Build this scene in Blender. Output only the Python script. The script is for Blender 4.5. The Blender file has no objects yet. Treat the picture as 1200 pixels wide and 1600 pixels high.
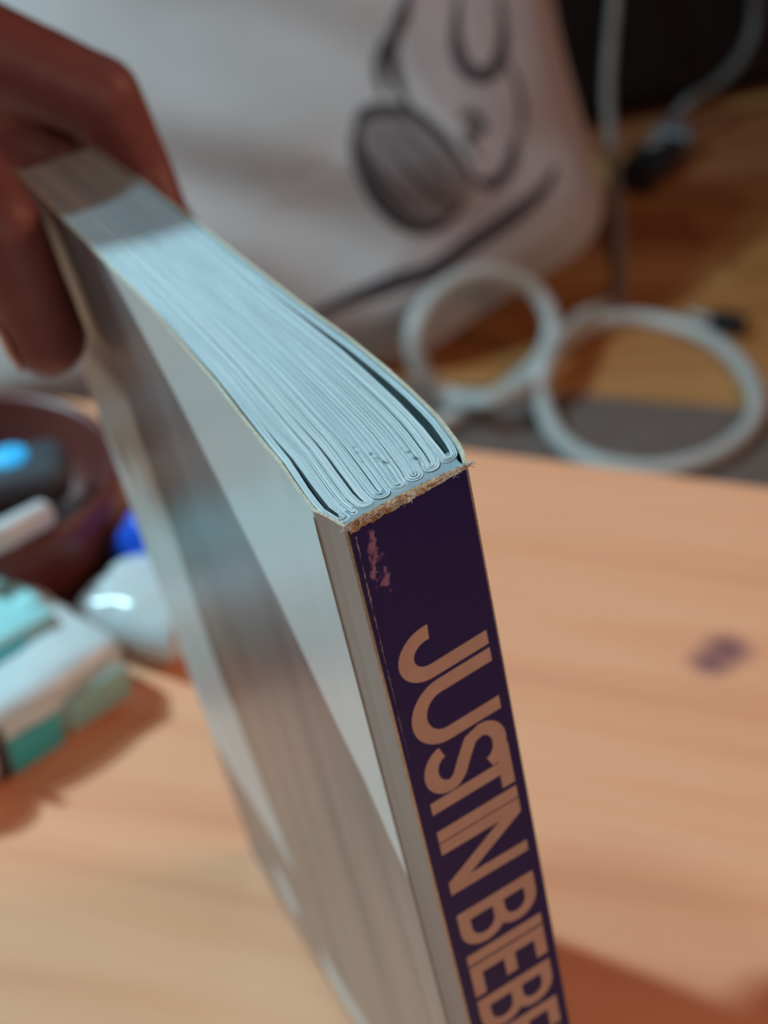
import bpy, bmesh, math, random
from mathutils import Vector, Matrix, noise as mnoise
random.seed(7)
D = bpy.data
SC = bpy.context.scene
COL = SC.collection

# ------------------------------------------------------------------ camera
CAM_H = 0.803                       # metres above the floor
PITCH = math.radians(34.0)
FPX = 2200.0                        # focal length in pixels of the 1200x1600 frame
cam_d = D.cameras.new('camera')
cam = D.objects.new('camera', cam_d)
COL.objects.link(cam)
cam.location = (0, 0, CAM_H)
cam.rotation_euler = (math.pi / 2 - PITCH, 0, 0)
cam_d.sensor_fit = 'HORIZONTAL'
cam_d.sensor_width = 36.0
cam_d.lens = 36.0 * FPX / 1200.0
cam_d.clip_start = 0.01
cam_d.dof.use_dof = True
cam_d.dof.focus_distance = 0.186
cam_d.dof.aperture_fstop = cam_d.lens / 3.3
SC.camera = cam

# ------------------------------------------------------------------ world, lamps, exposure
SC.view_settings.view_transform = 'Standard'
SC.view_settings.look = 'None'
SC.view_settings.exposure = 0.0
SC.view_settings.gamma = 1.0
SC.view_settings.use_curve_mapping = False
W = D.worlds.new('world')
SC.world = W
W.use_nodes = True
W.node_tree.nodes['Background'].inputs['Color'].default_value = (0.30, 0.235, 0.215, 1)
W.node_tree.nodes['Background'].inputs['Strength'].default_value = 0.25

def area_lamp(name, loc, target, size, power, color):
    l = D.lights.new(name, 'AREA')
    l.shape = 'DISK'
    l.size = size
    l.energy = power
    l.color = color
    o = D.objects.new(name, l)
    COL.objects.link(o)
    o.location = loc
    o.rotation_euler = (Vector(target) - Vector(loc)).to_track_quat('-Z', 'Y').to_euler()
    return o

BOOK_O = Vector((-0.00627, 0.15121, CAM_H - 0.10383))       # head corner of the spine
KEY_DIR = Vector((-1.20, 0.624, 1.10)).normalized()
area_lamp('cool_lamp', BOOK_O + KEY_DIR * 1.8, BOOK_O, 0.07, 29.0, (0.53, 0.88, 1.0))
area_lamp('cool_lamp_second', BOOK_O + Vector((-1.2, 0.56, 1.38)).normalized() * 1.9, BOOK_O, 0.07, 9.0, (0.50, 0.86, 1.0))
area_lamp('warm_fill_right', (1.2, 0.52, 1.40), (0.0, 0.3, 0.6), 0.6, 5.8, (1.0, 0.48, 0.27))  # unseen warm fill, added for the page tops and the table
area_lamp('warm_fill_front', (0.55, -0.9, 1.25), (0.0, 0.3, 0.6), 0.4, 2.6, (1.0, 0.72, 0.58))  # unseen fill behind the camera, added to brighten the spine

# ------------------------------------------------------------------ helpers
SP, CP = math.sin(PITCH), math.cos(PITCH)
def ray(u, v):
    x, y = (u - 600) / FPX, (v - 800) / FPX
    return Vector((x, -SP * y + CP, -CP * y - SP))
def at_z(u, v, z):                  # point of the place at height z seen at (u, v)
    d = ray(u, v)
    return Vector((0, 0, CAM_H)) + d * ((z - CAM_H) / d.z)
def at_y(u, v, y):
    d = ray(u, v)
    return Vector((0, 0, CAM_H)) + d * (y / d.y)
def at_plane(u, v, p, n):
    d = ray(u, v)
    c = Vector((0, 0, CAM_H))
    return c + d * ((p - c).dot(n) / d.dot(n))

def tag(o, label=None, cat=None, group=None, kind=None):
    if label: o['label'] = label
    if cat: o['category'] = cat
    if group: o['group'] = group
    if kind: o['kind'] = kind
    return o
def empty(name, mat=None, loc=None):
    o = D.objects.new(name, None)
    o.empty_display_size = 0.02
    COL.objects.link(o)
    if mat is not None: o.matrix_world = mat
    if loc is not None: o.location = loc
    return o
def mesh_obj(name, verts, faces, mats, parent=None, smooth=False, mat_idx=None):
    me = D.meshes.new(name)
    me.from_pydata([tuple(v) for v in verts], [], faces)
    if not isinstance(mats, (list, tuple)): mats = [mats]
    for m in mats: me.materials.append(m)
    if mat_idx:
        for p, i in zip(me.polygons, mat_idx): p.material_index = i
    bm = bmesh.new(); bm.from_mesh(me)
    bmesh.ops.recalc_face_normals(bm, faces=bm.faces)
    bm.to_mesh(me); bm.free()
    if smooth:
        for p in me.polygons: p.use_smooth = True
    o = D.objects.new(name, me)
    COL.objects.link(o)
    if parent: o.parent = parent
    return o
def bm_obj(name, bm, mat, parent=None, smooth=False, loc=None):
    me = D.meshes.new(name)
    bmesh.ops.recalc_face_normals(bm, faces=bm.faces)
    bm.to_mesh(me); bm.free()
    me.materials.append(mat)
    if smooth:
        for p in me.polygons: p.use_smooth = True
    o = D.objects.new(name, me)
    COL.objects.link(o)
    if parent: o.parent = parent
    if loc is not None: o.location = loc
    return o
def box_bm(bm, c, s, rz=0.0, bevel=0.0, seg=2):
    r = bmesh.ops.create_cube(bm, size=1.0)
    vs = r['verts']
    for v in vs:
        v.co = Vector((v.co.x * s[0], v.co.y * s[1], v.co.z * s[2]))
    if bevel > 0:
        es = list({e for v in vs for e in v.link_edges})
        g = bmesh.ops.bevel(bm, geom=es, offset=bevel, segments=seg, affect='EDGES', profile=0.5)
        vs = list({v for v in vs if v.is_valid} | set(g['verts']))
    M = Matrix.Translation(Vector(c)) @ Matrix.Rotation(rz, 4, 'Z')
    for v in vs: v.co = M @ v.co
    return bm
def frame_tube(pts, radii, seg=14, cap=True):
    """swept round tube, verts and faces"""
    pts = [Vector(p) for p in pts]
    n = len(pts)
    if not isinstance(radii, (list, tuple)): radii = [radii] * n
    V, F = [], []
    t0 = (pts[1] - pts[0]).normalized()
    up = Vector((0, 0, 1)) if abs(t0.z) < 0.9 else Vector((1, 0, 0))
    nrm = t0.cross(up).normalized()
    for i, p in enumerate(pts):
        t = (pts[min(i + 1, n - 1)] - pts[max(i - 1, 0)]).normalized()
        nrm = (nrm - t * nrm.dot(t)).normalized()
        b = t.cross(nrm)
        for k in range(seg):
            a = 2 * math.pi * k / seg
            V.append(p + (nrm * math.cos(a) + b * math.sin(a)) * radii[i])
    for i in range(n - 1):
        for k in range(seg):
            k2 = (k + 1) % seg
            F.append((i * seg + k, i * seg + k2, (i + 1) * seg + k2, (i + 1) * seg + k))
    if cap:
        F.append(tuple(range(seg))); F.append(tuple((n - 1) * seg + k for k in range(seg)))
    return V, F
def spline(pts, per=8):
    """Catmull-Rom through the points"""
    P = [Vector(p) for p in pts]
    P = [P[0] * 2 - P[1]] + P + [P[-1] * 2 - P[-2]]
    out = []
    for i in range(1, len(P) - 2):
        a, b, c, d = P[i - 1], P[i], P[i + 1], P[i + 2]
        for k in range(per):
            t = k / per
            out.append(0.5 * ((2 * b) + (c - a) * t + (2 * a - 5 * b + 4 * c - d) * t * t + (3 * b - a - 3 * c + d) * t ** 3))
    out.append(P[-2].copy())
    return out
def interp(tab, x):
    if x <= tab[0][0]: return tab[0][1]
    for (x0, y0), (x1, y1) in zip(tab, tab[1:]):
        if x <= x1: return y0 + (y1 - y0) * (x - x0) / (x1 - x0)
    return tab[-1][1]

# ------------------------------------------------------------------ materials
def mat_base(name, rough=0.5, spec=0.5):
    m = D.materials.new(name); m.use_nodes = True
    nt = m.node_tree
    b = nt.nodes['Principled BSDF']
    b.inputs['Roughness'].default_value = rough
    b.inputs['Specular IOR Level'].default_value = spec
    return m, nt, b
def nd(nt, typ, **kw):
    n = nt.nodes.new(typ)
    for k, v in kw.items(): setattr(n, k, v)
    return n
def ramp(nt, stops):
    r = nd(nt, 'ShaderNodeValToRGB')
    e = r.color_ramp.elements
    while len(e) < len(stops): e.new(0.5)
    for i, (p, c) in enumerate(stops):
        e[i].position = p
        e[i].color = (*c, 1) if len(c) == 3 else c
    return r
def mottled(name, c1, c2, scale=8.0, rough=0.5, spec=0.5, stretch=(1, 1, 1), bump=0.0, bump_scale=None, detail=4.0, coat=0.0, sheen=0.0, sss=0.0):
    m, nt, b = mat_base(name, rough, spec)
    tc = nd(nt, 'ShaderNodeTexCoord')
    mp = nd(nt, 'ShaderNodeMapping'); mp.inputs['Scale'].default_value = stretch
    nt.links.new(tc.outputs['Object'], mp.inputs['Vector'])
    nz = nd(nt, 'ShaderNodeTexNoise'); nz.inputs['Scale'].default_value = scale; nz.inputs['Detail'].default_value = detail
    nt.links.new(mp.outputs['Vector'], nz.inputs['Vector'])
    r = ramp(nt, [(0.3, c1), (0.7, c2)])
    nt.links.new(nz.outputs['Fac'], r.inputs['Fac'])
    nt.links.new(r.outputs['Color'], b.inputs['Base Color'])
    if bump > 0:
        n2 = nd(nt, 'ShaderNodeTexNoise'); n2.inputs['Scale'].default_value = bump_scale or scale * 4; n2.inputs['Detail'].default_value = 5
        nt.links.new(mp.outputs['Vector'], n2.inputs['Vector'])
        bp = nd(nt, 'ShaderNodeBump'); bp.inputs['Strength'].default_value = bump; bp.inputs['Distance'].default_value = 0.001
        nt.links.new(n2.outputs['Fac'], bp.inputs['Height'])
        nt.links.new(bp.outputs['Normal'], b.inputs['Normal'])
    b.inputs['Coat Weight'].default_value = coat
    b.inputs['Sheen Weight'].default_value = sheen
    if sss > 0:
        b.inputs['Subsurface Weight'].default_value = sss
        b.inputs['Subsurface Radius'].default_value = (0.006, 0.002, 0.001)
        b.inputs['Subsurface Scale'].default_value = 1.0
    return m

def table_wood():
    m, nt, b = mat_base('pine_tabletop', 0.36, 0.5)
    tc = nd(nt, 'ShaderNodeTexCoord')
    mp = nd(nt, 'ShaderNodeMapping'); mp.inputs['Scale'].default_value = (1.0, 16.0, 16.0)
    nt.links.new(tc.outputs['Object'], mp.inputs['Vector'])
    nz = nd(nt, 'ShaderNodeTexNoise'); nz.inputs['Scale'].default_value = 2.6; nz.inputs['Detail'].default_value = 5; nz.inputs['Distortion'].default_value = 0.5
    nt.links.new(mp.outputs['Vector'], nz.inputs['Vector'])
    r = ramp(nt, [(0.25, (0.80, 0.335, 0.185)), (0.45, (0.90, 0.41, 0.23)), (0.62, (0.93, 0.45, 0.26)), (0.8, (0.84, 0.36, 0.20))])
    nt.links.new(nz.outputs['Fac'], r.inputs['Fac'])
    # knots: small dark ovals with a shape of their own
    col = r.outputs['Color']
    for (kx, ky, rx, ry, c) in ((0.002, 0.002, 0.013, 0.013, (0.27, 0.115, 0.12)), (-0.004, -0.008, 0.012, 0.011, (0.30, 0.13, 0.13)), (0.055, 0.118, 0.03, 0.005, (0.46, 0.20, 0.12)), (-0.42, -0.21, 0.012, 0.008, (0.22, 0.09, 0.06)), (0.33, -0.32, 0.010, 0.007, (0.22, 0.09, 0.06))):
        sub = nd(nt, 'ShaderNodeVectorMath', operation='SUBTRACT'); sub.inputs[1].default_value = (KNOT[0] + kx, KNOT[1] + ky, 0)
        nt.links.new(tc.outputs['Object'], sub.inputs[0])
        mul = nd(nt, 'ShaderNodeVectorMath', operation='MULTIPLY'); mul.inputs[1].default_value = (1 / rx, 1 / ry, 0)
        nt.links.new(sub.outputs[0], mul.inputs[0])
        ln = nd(nt, 'ShaderNodeVectorMath', operation='LENGTH')
        nt.links.new(mul.outputs[0], ln.inputs[0])
        rr = ramp(nt, [(0.25, (1, 1, 1)), (1.0, (0, 0, 0))])
        nt.links.new(ln.outputs['Value'], rr.inputs['Fac'])
        mx = nd(nt, 'ShaderNodeMix', data_type='RGBA')
        nt.links.new(rr.outputs['Color'], mx.inputs['Factor'])
        nt.links.new(col, mx.inputs['A'])
        mx.inputs['B'].default_value = (*c, 1)
        col = mx.outputs['Result']
    nt.links.new(col, b.inputs['Base Color'])
    n2 = nd(nt, 'ShaderNodeTexNoise'); n2.inputs['Scale'].default_value = 12; n2.inputs['Detail'].default_value = 6
    nt.links.new(mp.outputs['Vector'], n2.inputs['Vector'])
    bp = nd(nt, 'ShaderNodeBump'); bp.inputs['Strength'].default_value = 0.15; bp.inputs['Distance'].default_value = 0.0006
    nt.links.new(n2.outputs['Fac'], bp.inputs['Height']); nt.links.new(bp.outputs['Normal'], b.inputs['Normal'])
    return m

M_FLOOR = [mottled('floor_board_%s' % n, c1, c2, 2.5, 0.42, 0.5, (1.2, 9, 9), 0.2, 14) for n, c1, c2 in
           (('amber', (0.48, 0.185, 0.060), (0.66, 0.29, 0.10)), ('russet', (0.38, 0.12, 0.05), (0.54, 0.20, 0.08)), ('honey', (0.56, 0.25, 0.08), (0.74, 0.36, 0.14)))]
M_WALL = mottled('wall_plaster', (0.10, 0.095, 0.095), (0.13, 0.12, 0.12), 3, 0.9, 0.2, bump=0.2)
M_MAT = mottled('mat_fabric', (0.185, 0.135, 0.12), (0.23, 0.175, 0.155), 60, 0.95, 0.1, bump=0.5, bump_scale=400)
M_BLACK = mottled('black_laminate', (0.010, 0.010, 0.014), (0.016, 0.016, 0.022), 5, 0.45, 0.4)
M_BLACKP = mottled('black_plastic', (0.012, 0.014, 0.017), (0.022, 0.024, 0.028), 30, 0.4, 0.5)
M_GREYP = mottled('grey_plastic', (0.22, 0.22, 0.24), (0.28, 0.28, 0.30), 30, 0.4, 0.5)
M_HOSE = mottled('white_hose_plastic', (0.56, 0.56, 0.55), (0.66, 0.66, 0.64), 20, 0.45, 0.5)
M_CABLE = mottled('pale_cable_plastic', (0.32, 0.265, 0.245), (0.40, 0.33, 0.30), 20, 0.5, 0.4)
M_CUSH = mottled('grey_cushion_cotton', (0.57, 0.53, 0.53), (0.65, 0.60, 0.60), 9, 0.95, 0.1, bump=0.4, bump_scale=300, sheen=0.15)
M_CUSHP = mottled('mauve_print', (0.50, 0.41, 0.415), (0.57, 0.47, 0.47), 9, 0.95, 0.1, bump=0.4, bump_scale=300)
M_CUSHI = mottled('dark_print_ink', (0.055, 0.042, 0.050), (0.085, 0.066, 0.074), 14, 0.95, 0.1)
M_CUSHG = mottled('grey_print_ink', (0.26, 0.22, 0.225), (0.32, 0.27, 0.275), 14, 0.95, 0.1)
M_SKIN = mottled('skin', (0.19, 0.062, 0.062), (0.245, 0.088, 0.080), 60, 0.48, 0.45, bump=0.25, bump_scale=500, sss=0.15)
M_NAIL = mottled('nail', (0.55, 0.30, 0.24), (0.62, 0.36, 0.30), 60, 0.25, 0.5)
M_SLEEVE = mottled('dark_sleeve_knit', (0.02, 0.02, 0.03), (0.04, 0.04, 0.05), 90, 0.9, 0.1, bump=0.5, bump_scale=300)
M_BOWL = mottled('dark_red_lacquer', (0.125, 0.030, 0.026), (0.17, 0.045, 0.038), 12, 0.38, 0.5)
M_GADGET = mottled('slate_plastic', (0.055, 0.065, 0.08), (0.08, 0.09, 0.105), 40, 0.35, 0.5)
M_WHITEP = mottled('white_plastic', (0.68, 0.70, 0.72), (0.78, 0.80, 0.82), 30, 0.35, 0.5)
M_FILM = mottled('milky_film', (0.56, 0.70, 0.74), (0.74, 0.82, 0.85), 45, 0.25, 0.6, bump=0.6, bump_scale=90)
M_BAG = mottled('white_bag_film', (0.60, 0.66, 0.68), (0.72, 0.78, 0.80), 60, 0.22, 0.6, bump=0.4, bump_scale=150)
M_CYAN = mottled('cyan_print', (0.02, 0.56, 0.70), (0.06, 0.66, 0.78), 30, 0.3, 0.5)
M_AQUA = mottled('pale_aqua_print', (0.33, 0.80, 0.86), (0.42, 0.86, 0.90), 30, 0.3, 0.5)
M_TEAL = mottled('teal_print', (0.02, 0.42, 0.47), (0.05, 0.52, 0.56), 30, 0.3, 0.5)
M_TEALP = mottled('pale_teal_print', (0.26, 0.55, 0.52), (0.34, 0.62, 0.59), 30, 0.3, 0.5)
M_BLUE = mottled('bright_blue_print', (0.012, 0.09, 0.70), (0.03, 0.15, 0.85), 30, 0.3, 0.5)
M_CREAM = mottled('cream_plastic', (0.56, 0.53, 0.47), (0.64, 0.61, 0.55), 20, 0.4, 0.5)
M_CARD = mottled('cut_card_edge', (0.56, 0.50, 0.38), (0.74, 0.68, 0.55), 900, 0.9, 0.1, bump=0.6, bump_scale=2500)
M_INNER = mottled('inside_cover_card', (0.60, 0.64, 0.64), (0.68, 0.71, 0.70), 100, 0.6, 0.3)
M_WORN = mottled('bare_worn_card', (0.46, 0.22, 0.11), (0.70, 0.46, 0.30), 700, 0.7, 0.3, bump=1.0, bump_scale=1800)
M_FIBRE = mottled('paper_fibre', (0.66, 0.62, 0.55), (0.78, 0.74, 0.68), 50, 0.9, 0.1)
M_GLUE = mottled('blue_grey_glue', (0.26, 0.33, 0.38), (0.34, 0.41, 0.46), 300, 0.5, 0.4)
M_LETTER = mottled('dusty_pink_lettering', (0.60, 0.40, 0.33), (0.66, 0.45, 0.37), 300, 0.45, 0.4)
M_FRONT = mottled('front_cover_print', (0.06, 0.035, 0.12), (0.10, 0.05, 0.18), 30, 0.3, 0.5)
M_LIT = D.materials.new('lit_blue_button'); M_LIT.use_nodes = True
_b = M_LIT.node_tree.nodes['Principled BSDF']
_b.inputs['Base Color'].default_value = (0.02, 0.25, 0.5, 1)
_b.inputs['Emission Color'].default_value = (0.03, 0.42, 0.85, 1)
_b.inputs['Emission Strength'].default_value = 0.75

# ------------------------------------------------------------------ the room
TABLE_Z = 0.45
floor = empty('floor', loc=(0, 0, 0)); tag(floor, kind='structure')
bm = bmesh.new(); box_bm(bm, (0, 1.7, -0.03), (4.4, 4.6, 0.03))
sub = bm_obj('subfloor', bm, M_BLACK, floor)
PW = 0.125
plank_mesh = {}
for r in range(30):
    y = 0.05 + r * PW
    x = -2.0 - random.random() * 0.9
    while x < 2.1:
        L = random.choice((0.9, 1.2, 1.5))
        mi = random.randrange(3)
        key = (L, mi)
        if key not in plank_mesh:
            bm = bmesh.new(); box_bm(bm, (0, 0, 0), (L - 0.002, PW - 0.0025, 0.015), bevel=0.0012, seg=1)
            me = D.meshes.new('plank'); bm.to_mesh(me); bm.free(); me.materials.append(M_FLOOR[mi]); plank_mesh[key] = me
        o = D.objects.new('plank', plank_mesh[key]); COL.objects.link(o); o.parent = floor
        o.location = (x + L / 2, y, -0.0075)
        x += L
bm = bmesh.new(); box_bm(bm, (0, 3.9, 1.25), (4.4, 0.08, 2.56)); o = bm_obj('wall_back', bm, M_WALL); tag(o, kind='structure')
bm = bmesh.new(); box_bm(bm, (0, 3.85, 0.05), (4.3, 0.02, 0.10), bevel=0.004); o = bm_obj('baseboard_back', bm, M_BLACK); tag(o, kind='structure')

# floor mat, its far edge a little skewed
e0, e1 = at_z(860, 612, 0.006), at_z(1200, 640, 0.006)
dirx = (e1 - e0).normalized(); diry = Vector((-dirx.y, dirx.x, 0))
c = e0 + dirx * (-0.25) - diry * 0.36
bm = bmesh.new(); box_bm(bm, (0, 0, 0), (1.9, 0.72, 0.006), bevel=0.002)
o = bm_obj('floor_mat', bm, M_MAT, loc=(c.x, c.y, 0.0031)); o.rotation_euler = (0, 0, math.atan2(dirx.y, dirx.x))
tag(o, 'flat dark brown mat on the wooden floor just beyond the table', 'mat')

# black cabinet against the back
cab_a, cab_b = at_z(960, 203, 0.0), at_z(1200, 152, 0.0)
cd = (cab_b - cab_a).normalized(); cang = math.atan2(cd.y, cd.x)
cab = empty('cabinet', Matrix.Translation(cab_a + cd * -0.30) @ Matrix.Rotation(cang, 4, 'Z'))
tag(cab, 'low black cabinet standing on the floor behind the grey cushion', 'cabinet')
bm = bmesh.new(); box_bm(bm, (0, 0.24, 0.36), (1.70, 0.44, 0.64), bevel=0.004); bm_obj('body', bm, M_BLACK, cab)
bm = bmesh.new(); box_bm(bm, (0, 0.25, 0.02), (1.62, 0.40, 0.04)); bm_obj('plinth', bm, M_BLACK, cab)
for i in range(3):
    bm = bmesh.new(); box_bm(bm, (-0.565 + i * 0.565, 0.011, 0.36), (0.555, 0.018, 0.62), bevel=0.003); dr = bm_obj('door', bm, M_BLACK, cab)
    V, F = frame_tube([(-0.565 + i * 0.565 + 0.2, -0.012, 0.50), (-0.565 + i * 0.565 + 0.2, -0.012, 0.60)], 0.005, 10)
    mesh_obj('handle', V, F, M_BLACKP, dr, True)

# ------------------------------------------------------------------ wooden table
te0, te1 = at_z(0, 606, TABLE_Z), at_z(1200, 756, TABLE_Z)
tdir = (te1 - te0).normalized(); tang = math.atan2(tdir.y, tdir.x)
tn = Vector((-tdir.y, tdir.x, 0))
TL, TW_ = 1.30, 0.72
tmid = te0.lerp(te1, 0.5) + tdir * 0.05 - tn * (TW_ / 2)
TM = Matrix.Translation(Vector((tmid.x, tmid.y, 0))) @ Matrix.Rotation(tang, 4, 'Z')
_k = TM.inverted() @ at_z(1128, 1018, TABLE_Z); KNOT = (_k.x, _k.y)
M_TABLE = table_wood()
table = empty('wooden_table', TM)
tag(table, 'warm orange pine table with dark knots under the held book', 'table')
bm = bmesh.new(); box_bm(bm, (0, 0, TABLE_Z - 0.014), (TL, TW_, 0.028), bevel=0.005, seg=3); bm_obj('tabletop', bm, M_TABLE, table)
for sx in (-1, 1):
    for sy in (-1, 1):
        V, F = frame_tube([(sx * (TL / 2 - 0.06), sy * (TW_ / 2 - 0.06), 0.0), (sx * (TL / 2 - 0.06), sy * (TW_ / 2 - 0.06), TABLE_Z - 0.028)], [0.017, 0.024], 16)
        mesh_obj('leg', V, F, M_TABLE, table, True)
for sy in (-1, 1):
    bm = bmesh.new(); box_bm(bm, (0, sy * (TW_ / 2 - 0.06), TABLE_Z - 0.063), (TL - 0.17, 0.02, 0.07), bevel=0.002); bm_obj('apron', bm, M_TABLE, table)
for sx in (-1, 1):
    bm = bmesh.new(); box_bm(bm, (sx * (TL / 2 - 0.06), 0, TABLE_Z - 0.063), (0.02, TW_ - 0.17, 0.07), bevel=0.002); bm_obj('apron', bm, M_TABLE, table)

# ------------------------------------------------------------------ the book (book frame: X across the spine, Y spine -> fore-edge, Z up, centimetres)
BR = Matrix(((0.883, -0.4314, -0.1851), (0.4372, 0.8993, -0.0099), (0.1707, -0.0722, 0.9827)))
_q = BR.to_quaternion(); BR = _q.to_matrix()
HB = 24.0
BM = Matrix.Translation(BOOK_O) @ BR.to_4x4()
BASE = BM @ Matrix.Translation(Vector((0, 0, -HB / 100)))
book = empty('paperback_book', BASE)
tag(book, 'thick paperback with dark purple spine held upright by a hand', 'book')
def bk(x, y, z): return Vector((x / 100, y / 100, (z + HB) / 100))
def bw(x, y, z): return BM @ Vector((x / 100, y / 100, z / 100))      # world point

XL = [(0.50, -0.075), (1.07, -0.05), (1.95, 0.02), (2.63, 0.03), (3.43, 0.06), (4.9, 0.12), (6.49, 0.14), (8.39, 0.17), (9.87, 0.15), (11.28, 0.12), (15.0, 0.04), (18.6, -0.02)]
XR = [(0.10, 1.96), (0.35, 2.06), (0.66, 2.14), (1.47, 2.25), (2.39, 2.30), (3.2, 2.31), (4.72, 2.30), (6.32, 2.22), (8.03, 2.17), (9.86, 2.11), (12.07, 2.07), (14.66, 1.98), (18.3, 1.76)]
def spine_y(x, z):
    k = max(0.0, 1.0 + z / 7.0)
    return (-0.13 + 0.1 * (x - 0.1)) * k
ZS = [-HB, -20, -16, -12, -9, -7, -5, -3.5, -2, -1, -0.4, 0.0]
def prof_panel(name, prof, thick, nrm_side, mats, ztop=0.0, jitter=0.012):
    """cover panel: profile polyline [(x,y)] swept along Z with real thickness; slot 0 printed face, 1 cut edge"""
    n = len(prof)
    nr = []
    for i in range(n):
        a, b = Vector(prof[max(i - 1, 0)]), Vector(prof[min(i + 1, n - 1)])
        t = (b - a).normalized()
        nr.append(Vector((t.y, -t.x)) * nrm_side)
    V, F, MI = [], [], []
    nz = len(ZS)
    for s in (0, 1):
        for j, z in enumerate(ZS):
            for i in range(n):
                p = Vector(prof[i]) + nr[i] * (thick * s)
                zz = z + (random.uniform(-jitter, jitter) if j == nz - 1 else 0)
                V.append(bk(p.x, p.y, zz))
    id_ = lambda s, j, i: s * nz * n + j * n + i
    for s in (0, 1):
        for j in range(nz - 1):
            for i in range(n - 1):
                F.append((id_(s, j, i), id_(s, j, i + 1), id_(s, j + 1, i + 1), id_(s, j + 1, i))); MI.append(0 if s else 2)
    for j in (0, nz - 1):
        for i in range(n - 1):
            F.append((id_(0, j, i), id_(0, j, i + 1), id_(1, j, i + 1), id_(1, j, i))); MI.append(1)
    for i in (0, n - 1):
        for j in range(nz - 1):
            F.append((id_(0, j, i), id_(0, j + 1, i), id_(1, j + 1, i), id_(1, j, i))); MI.append(1)
    return mesh_obj(name, V, F, mats, book, False, MI)

def back_cover_material():
    """white laminated card with a printed photograph: grey-brown picture with a slanting edge and a white border strip"""
    m, nt, b = mat_base('back_cover_print_and_shade', 0.30, 0.5)
    tc = nd(nt, 'ShaderNodeTexCoord')
    sp = nd(nt, 'ShaderNodeSeparateXYZ'); nt.links.new(tc.outputs['Object'], sp.inputs[0])
    def math_(op, a, b_=None, c_=None):
        n = nd(nt, 'ShaderNodeMath', operation=op)
        for i, v in enumerate((a, b_, c_)):
            if v is None: continue
            if isinstance(v, (int, float)): n.inputs[i].default_value = v
            else: nt.links.new(v, n.inputs[i])
        return n.outputs[0]
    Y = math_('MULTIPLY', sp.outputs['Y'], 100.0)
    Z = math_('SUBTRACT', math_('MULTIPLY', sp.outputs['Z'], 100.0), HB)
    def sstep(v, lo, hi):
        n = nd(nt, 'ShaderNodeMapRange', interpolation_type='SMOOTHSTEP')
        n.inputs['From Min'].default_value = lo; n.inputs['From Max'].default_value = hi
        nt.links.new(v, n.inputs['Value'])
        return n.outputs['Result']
    # edge of the painted hand shadow: line from (Y 11.1, Z 0) to (Y 1.0, Z -7.0)
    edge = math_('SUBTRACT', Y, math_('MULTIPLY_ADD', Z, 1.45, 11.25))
    shade_band = math_('MULTIPLY', sstep(edge, -0.08, 0.08), sstep(Y, 0.44, 0.50))
    # unshaded strip along the fore-edge, and a pale patch + strip below
    wob = nd(nt, 'ShaderNodeTexNoise'); wob.inputs['Scale'].default_value = 35
    nt.links.new(tc.outputs['Object'], wob.inputs['Vector'])
    wv = math_('MULTIPLY', math_('SUBTRACT', wob.outputs['Fac'], 0.5), 1.2)
    inner = math_('ADD', math_('MINIMUM', math_('MULTIPLY_ADD', Z, 0.21, 16.0), 13.5), wv)
    strip = sstep(math_('SUBTRACT', Y, inner), -0.12, 0.12)
    strip = math_('MULTIPLY', math_('MULTIPLY', strip, sstep(math_('ADD', Z, wv), -18.9, -18.4)), sstep(math_('MULTIPLY', Z, -1.0), 3.6, 4.8))
    foot = math_('MULTIPLY', math_('MULTIPLY', sstep(math_('MULTIPLY', Z, -1.0), 21.9, 22.1), sstep(Z, -23.6, -23.4)), sstep(math_('MULTIPLY', Y, -1.0), -12.6, -12.2))
    px = math_('DIVIDE', math_('SUBTRACT', Y, 14.7), 0.8); pz = math_('DIVIDE', math_('ADD', Z, 21.9), 0.9)
    pr = math_('SQRT', math_('ADD', math_('MULTIPLY', px, px), math_('MULTIPLY', pz, pz)))
    patch = sstep(math_('MULTIPLY', pr, -1.0), -1.15, -0.85)
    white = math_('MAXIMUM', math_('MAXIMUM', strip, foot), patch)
    shade_band = math_('MULTIPLY', shade_band, math_('SUBTRACT', 1.0, white))
    # streaky colours of the painted band
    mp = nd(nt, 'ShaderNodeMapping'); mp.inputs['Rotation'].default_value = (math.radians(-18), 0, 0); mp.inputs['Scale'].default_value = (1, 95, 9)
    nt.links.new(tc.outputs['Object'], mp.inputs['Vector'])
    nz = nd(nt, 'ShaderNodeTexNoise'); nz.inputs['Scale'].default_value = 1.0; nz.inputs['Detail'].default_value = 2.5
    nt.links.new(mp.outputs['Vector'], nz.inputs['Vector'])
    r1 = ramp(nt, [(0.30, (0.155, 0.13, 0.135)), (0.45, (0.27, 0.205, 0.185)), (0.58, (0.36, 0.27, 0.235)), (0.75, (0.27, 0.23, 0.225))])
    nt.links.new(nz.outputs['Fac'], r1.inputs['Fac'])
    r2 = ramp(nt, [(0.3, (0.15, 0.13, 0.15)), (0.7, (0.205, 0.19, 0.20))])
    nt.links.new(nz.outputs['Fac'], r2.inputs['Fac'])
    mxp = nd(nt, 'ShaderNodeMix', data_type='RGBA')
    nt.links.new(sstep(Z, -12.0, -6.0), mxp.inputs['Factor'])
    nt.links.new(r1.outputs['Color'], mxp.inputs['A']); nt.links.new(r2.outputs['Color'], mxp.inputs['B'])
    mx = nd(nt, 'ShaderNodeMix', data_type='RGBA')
    nt.links.new(shade_band, mx.inputs['Factor'])
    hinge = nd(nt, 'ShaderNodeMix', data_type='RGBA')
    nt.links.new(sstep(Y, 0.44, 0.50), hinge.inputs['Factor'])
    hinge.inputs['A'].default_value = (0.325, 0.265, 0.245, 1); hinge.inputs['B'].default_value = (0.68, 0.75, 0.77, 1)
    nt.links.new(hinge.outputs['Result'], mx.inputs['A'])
    nt.links.new(mxp.outputs['Result'], mx.inputs['B'])
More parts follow.
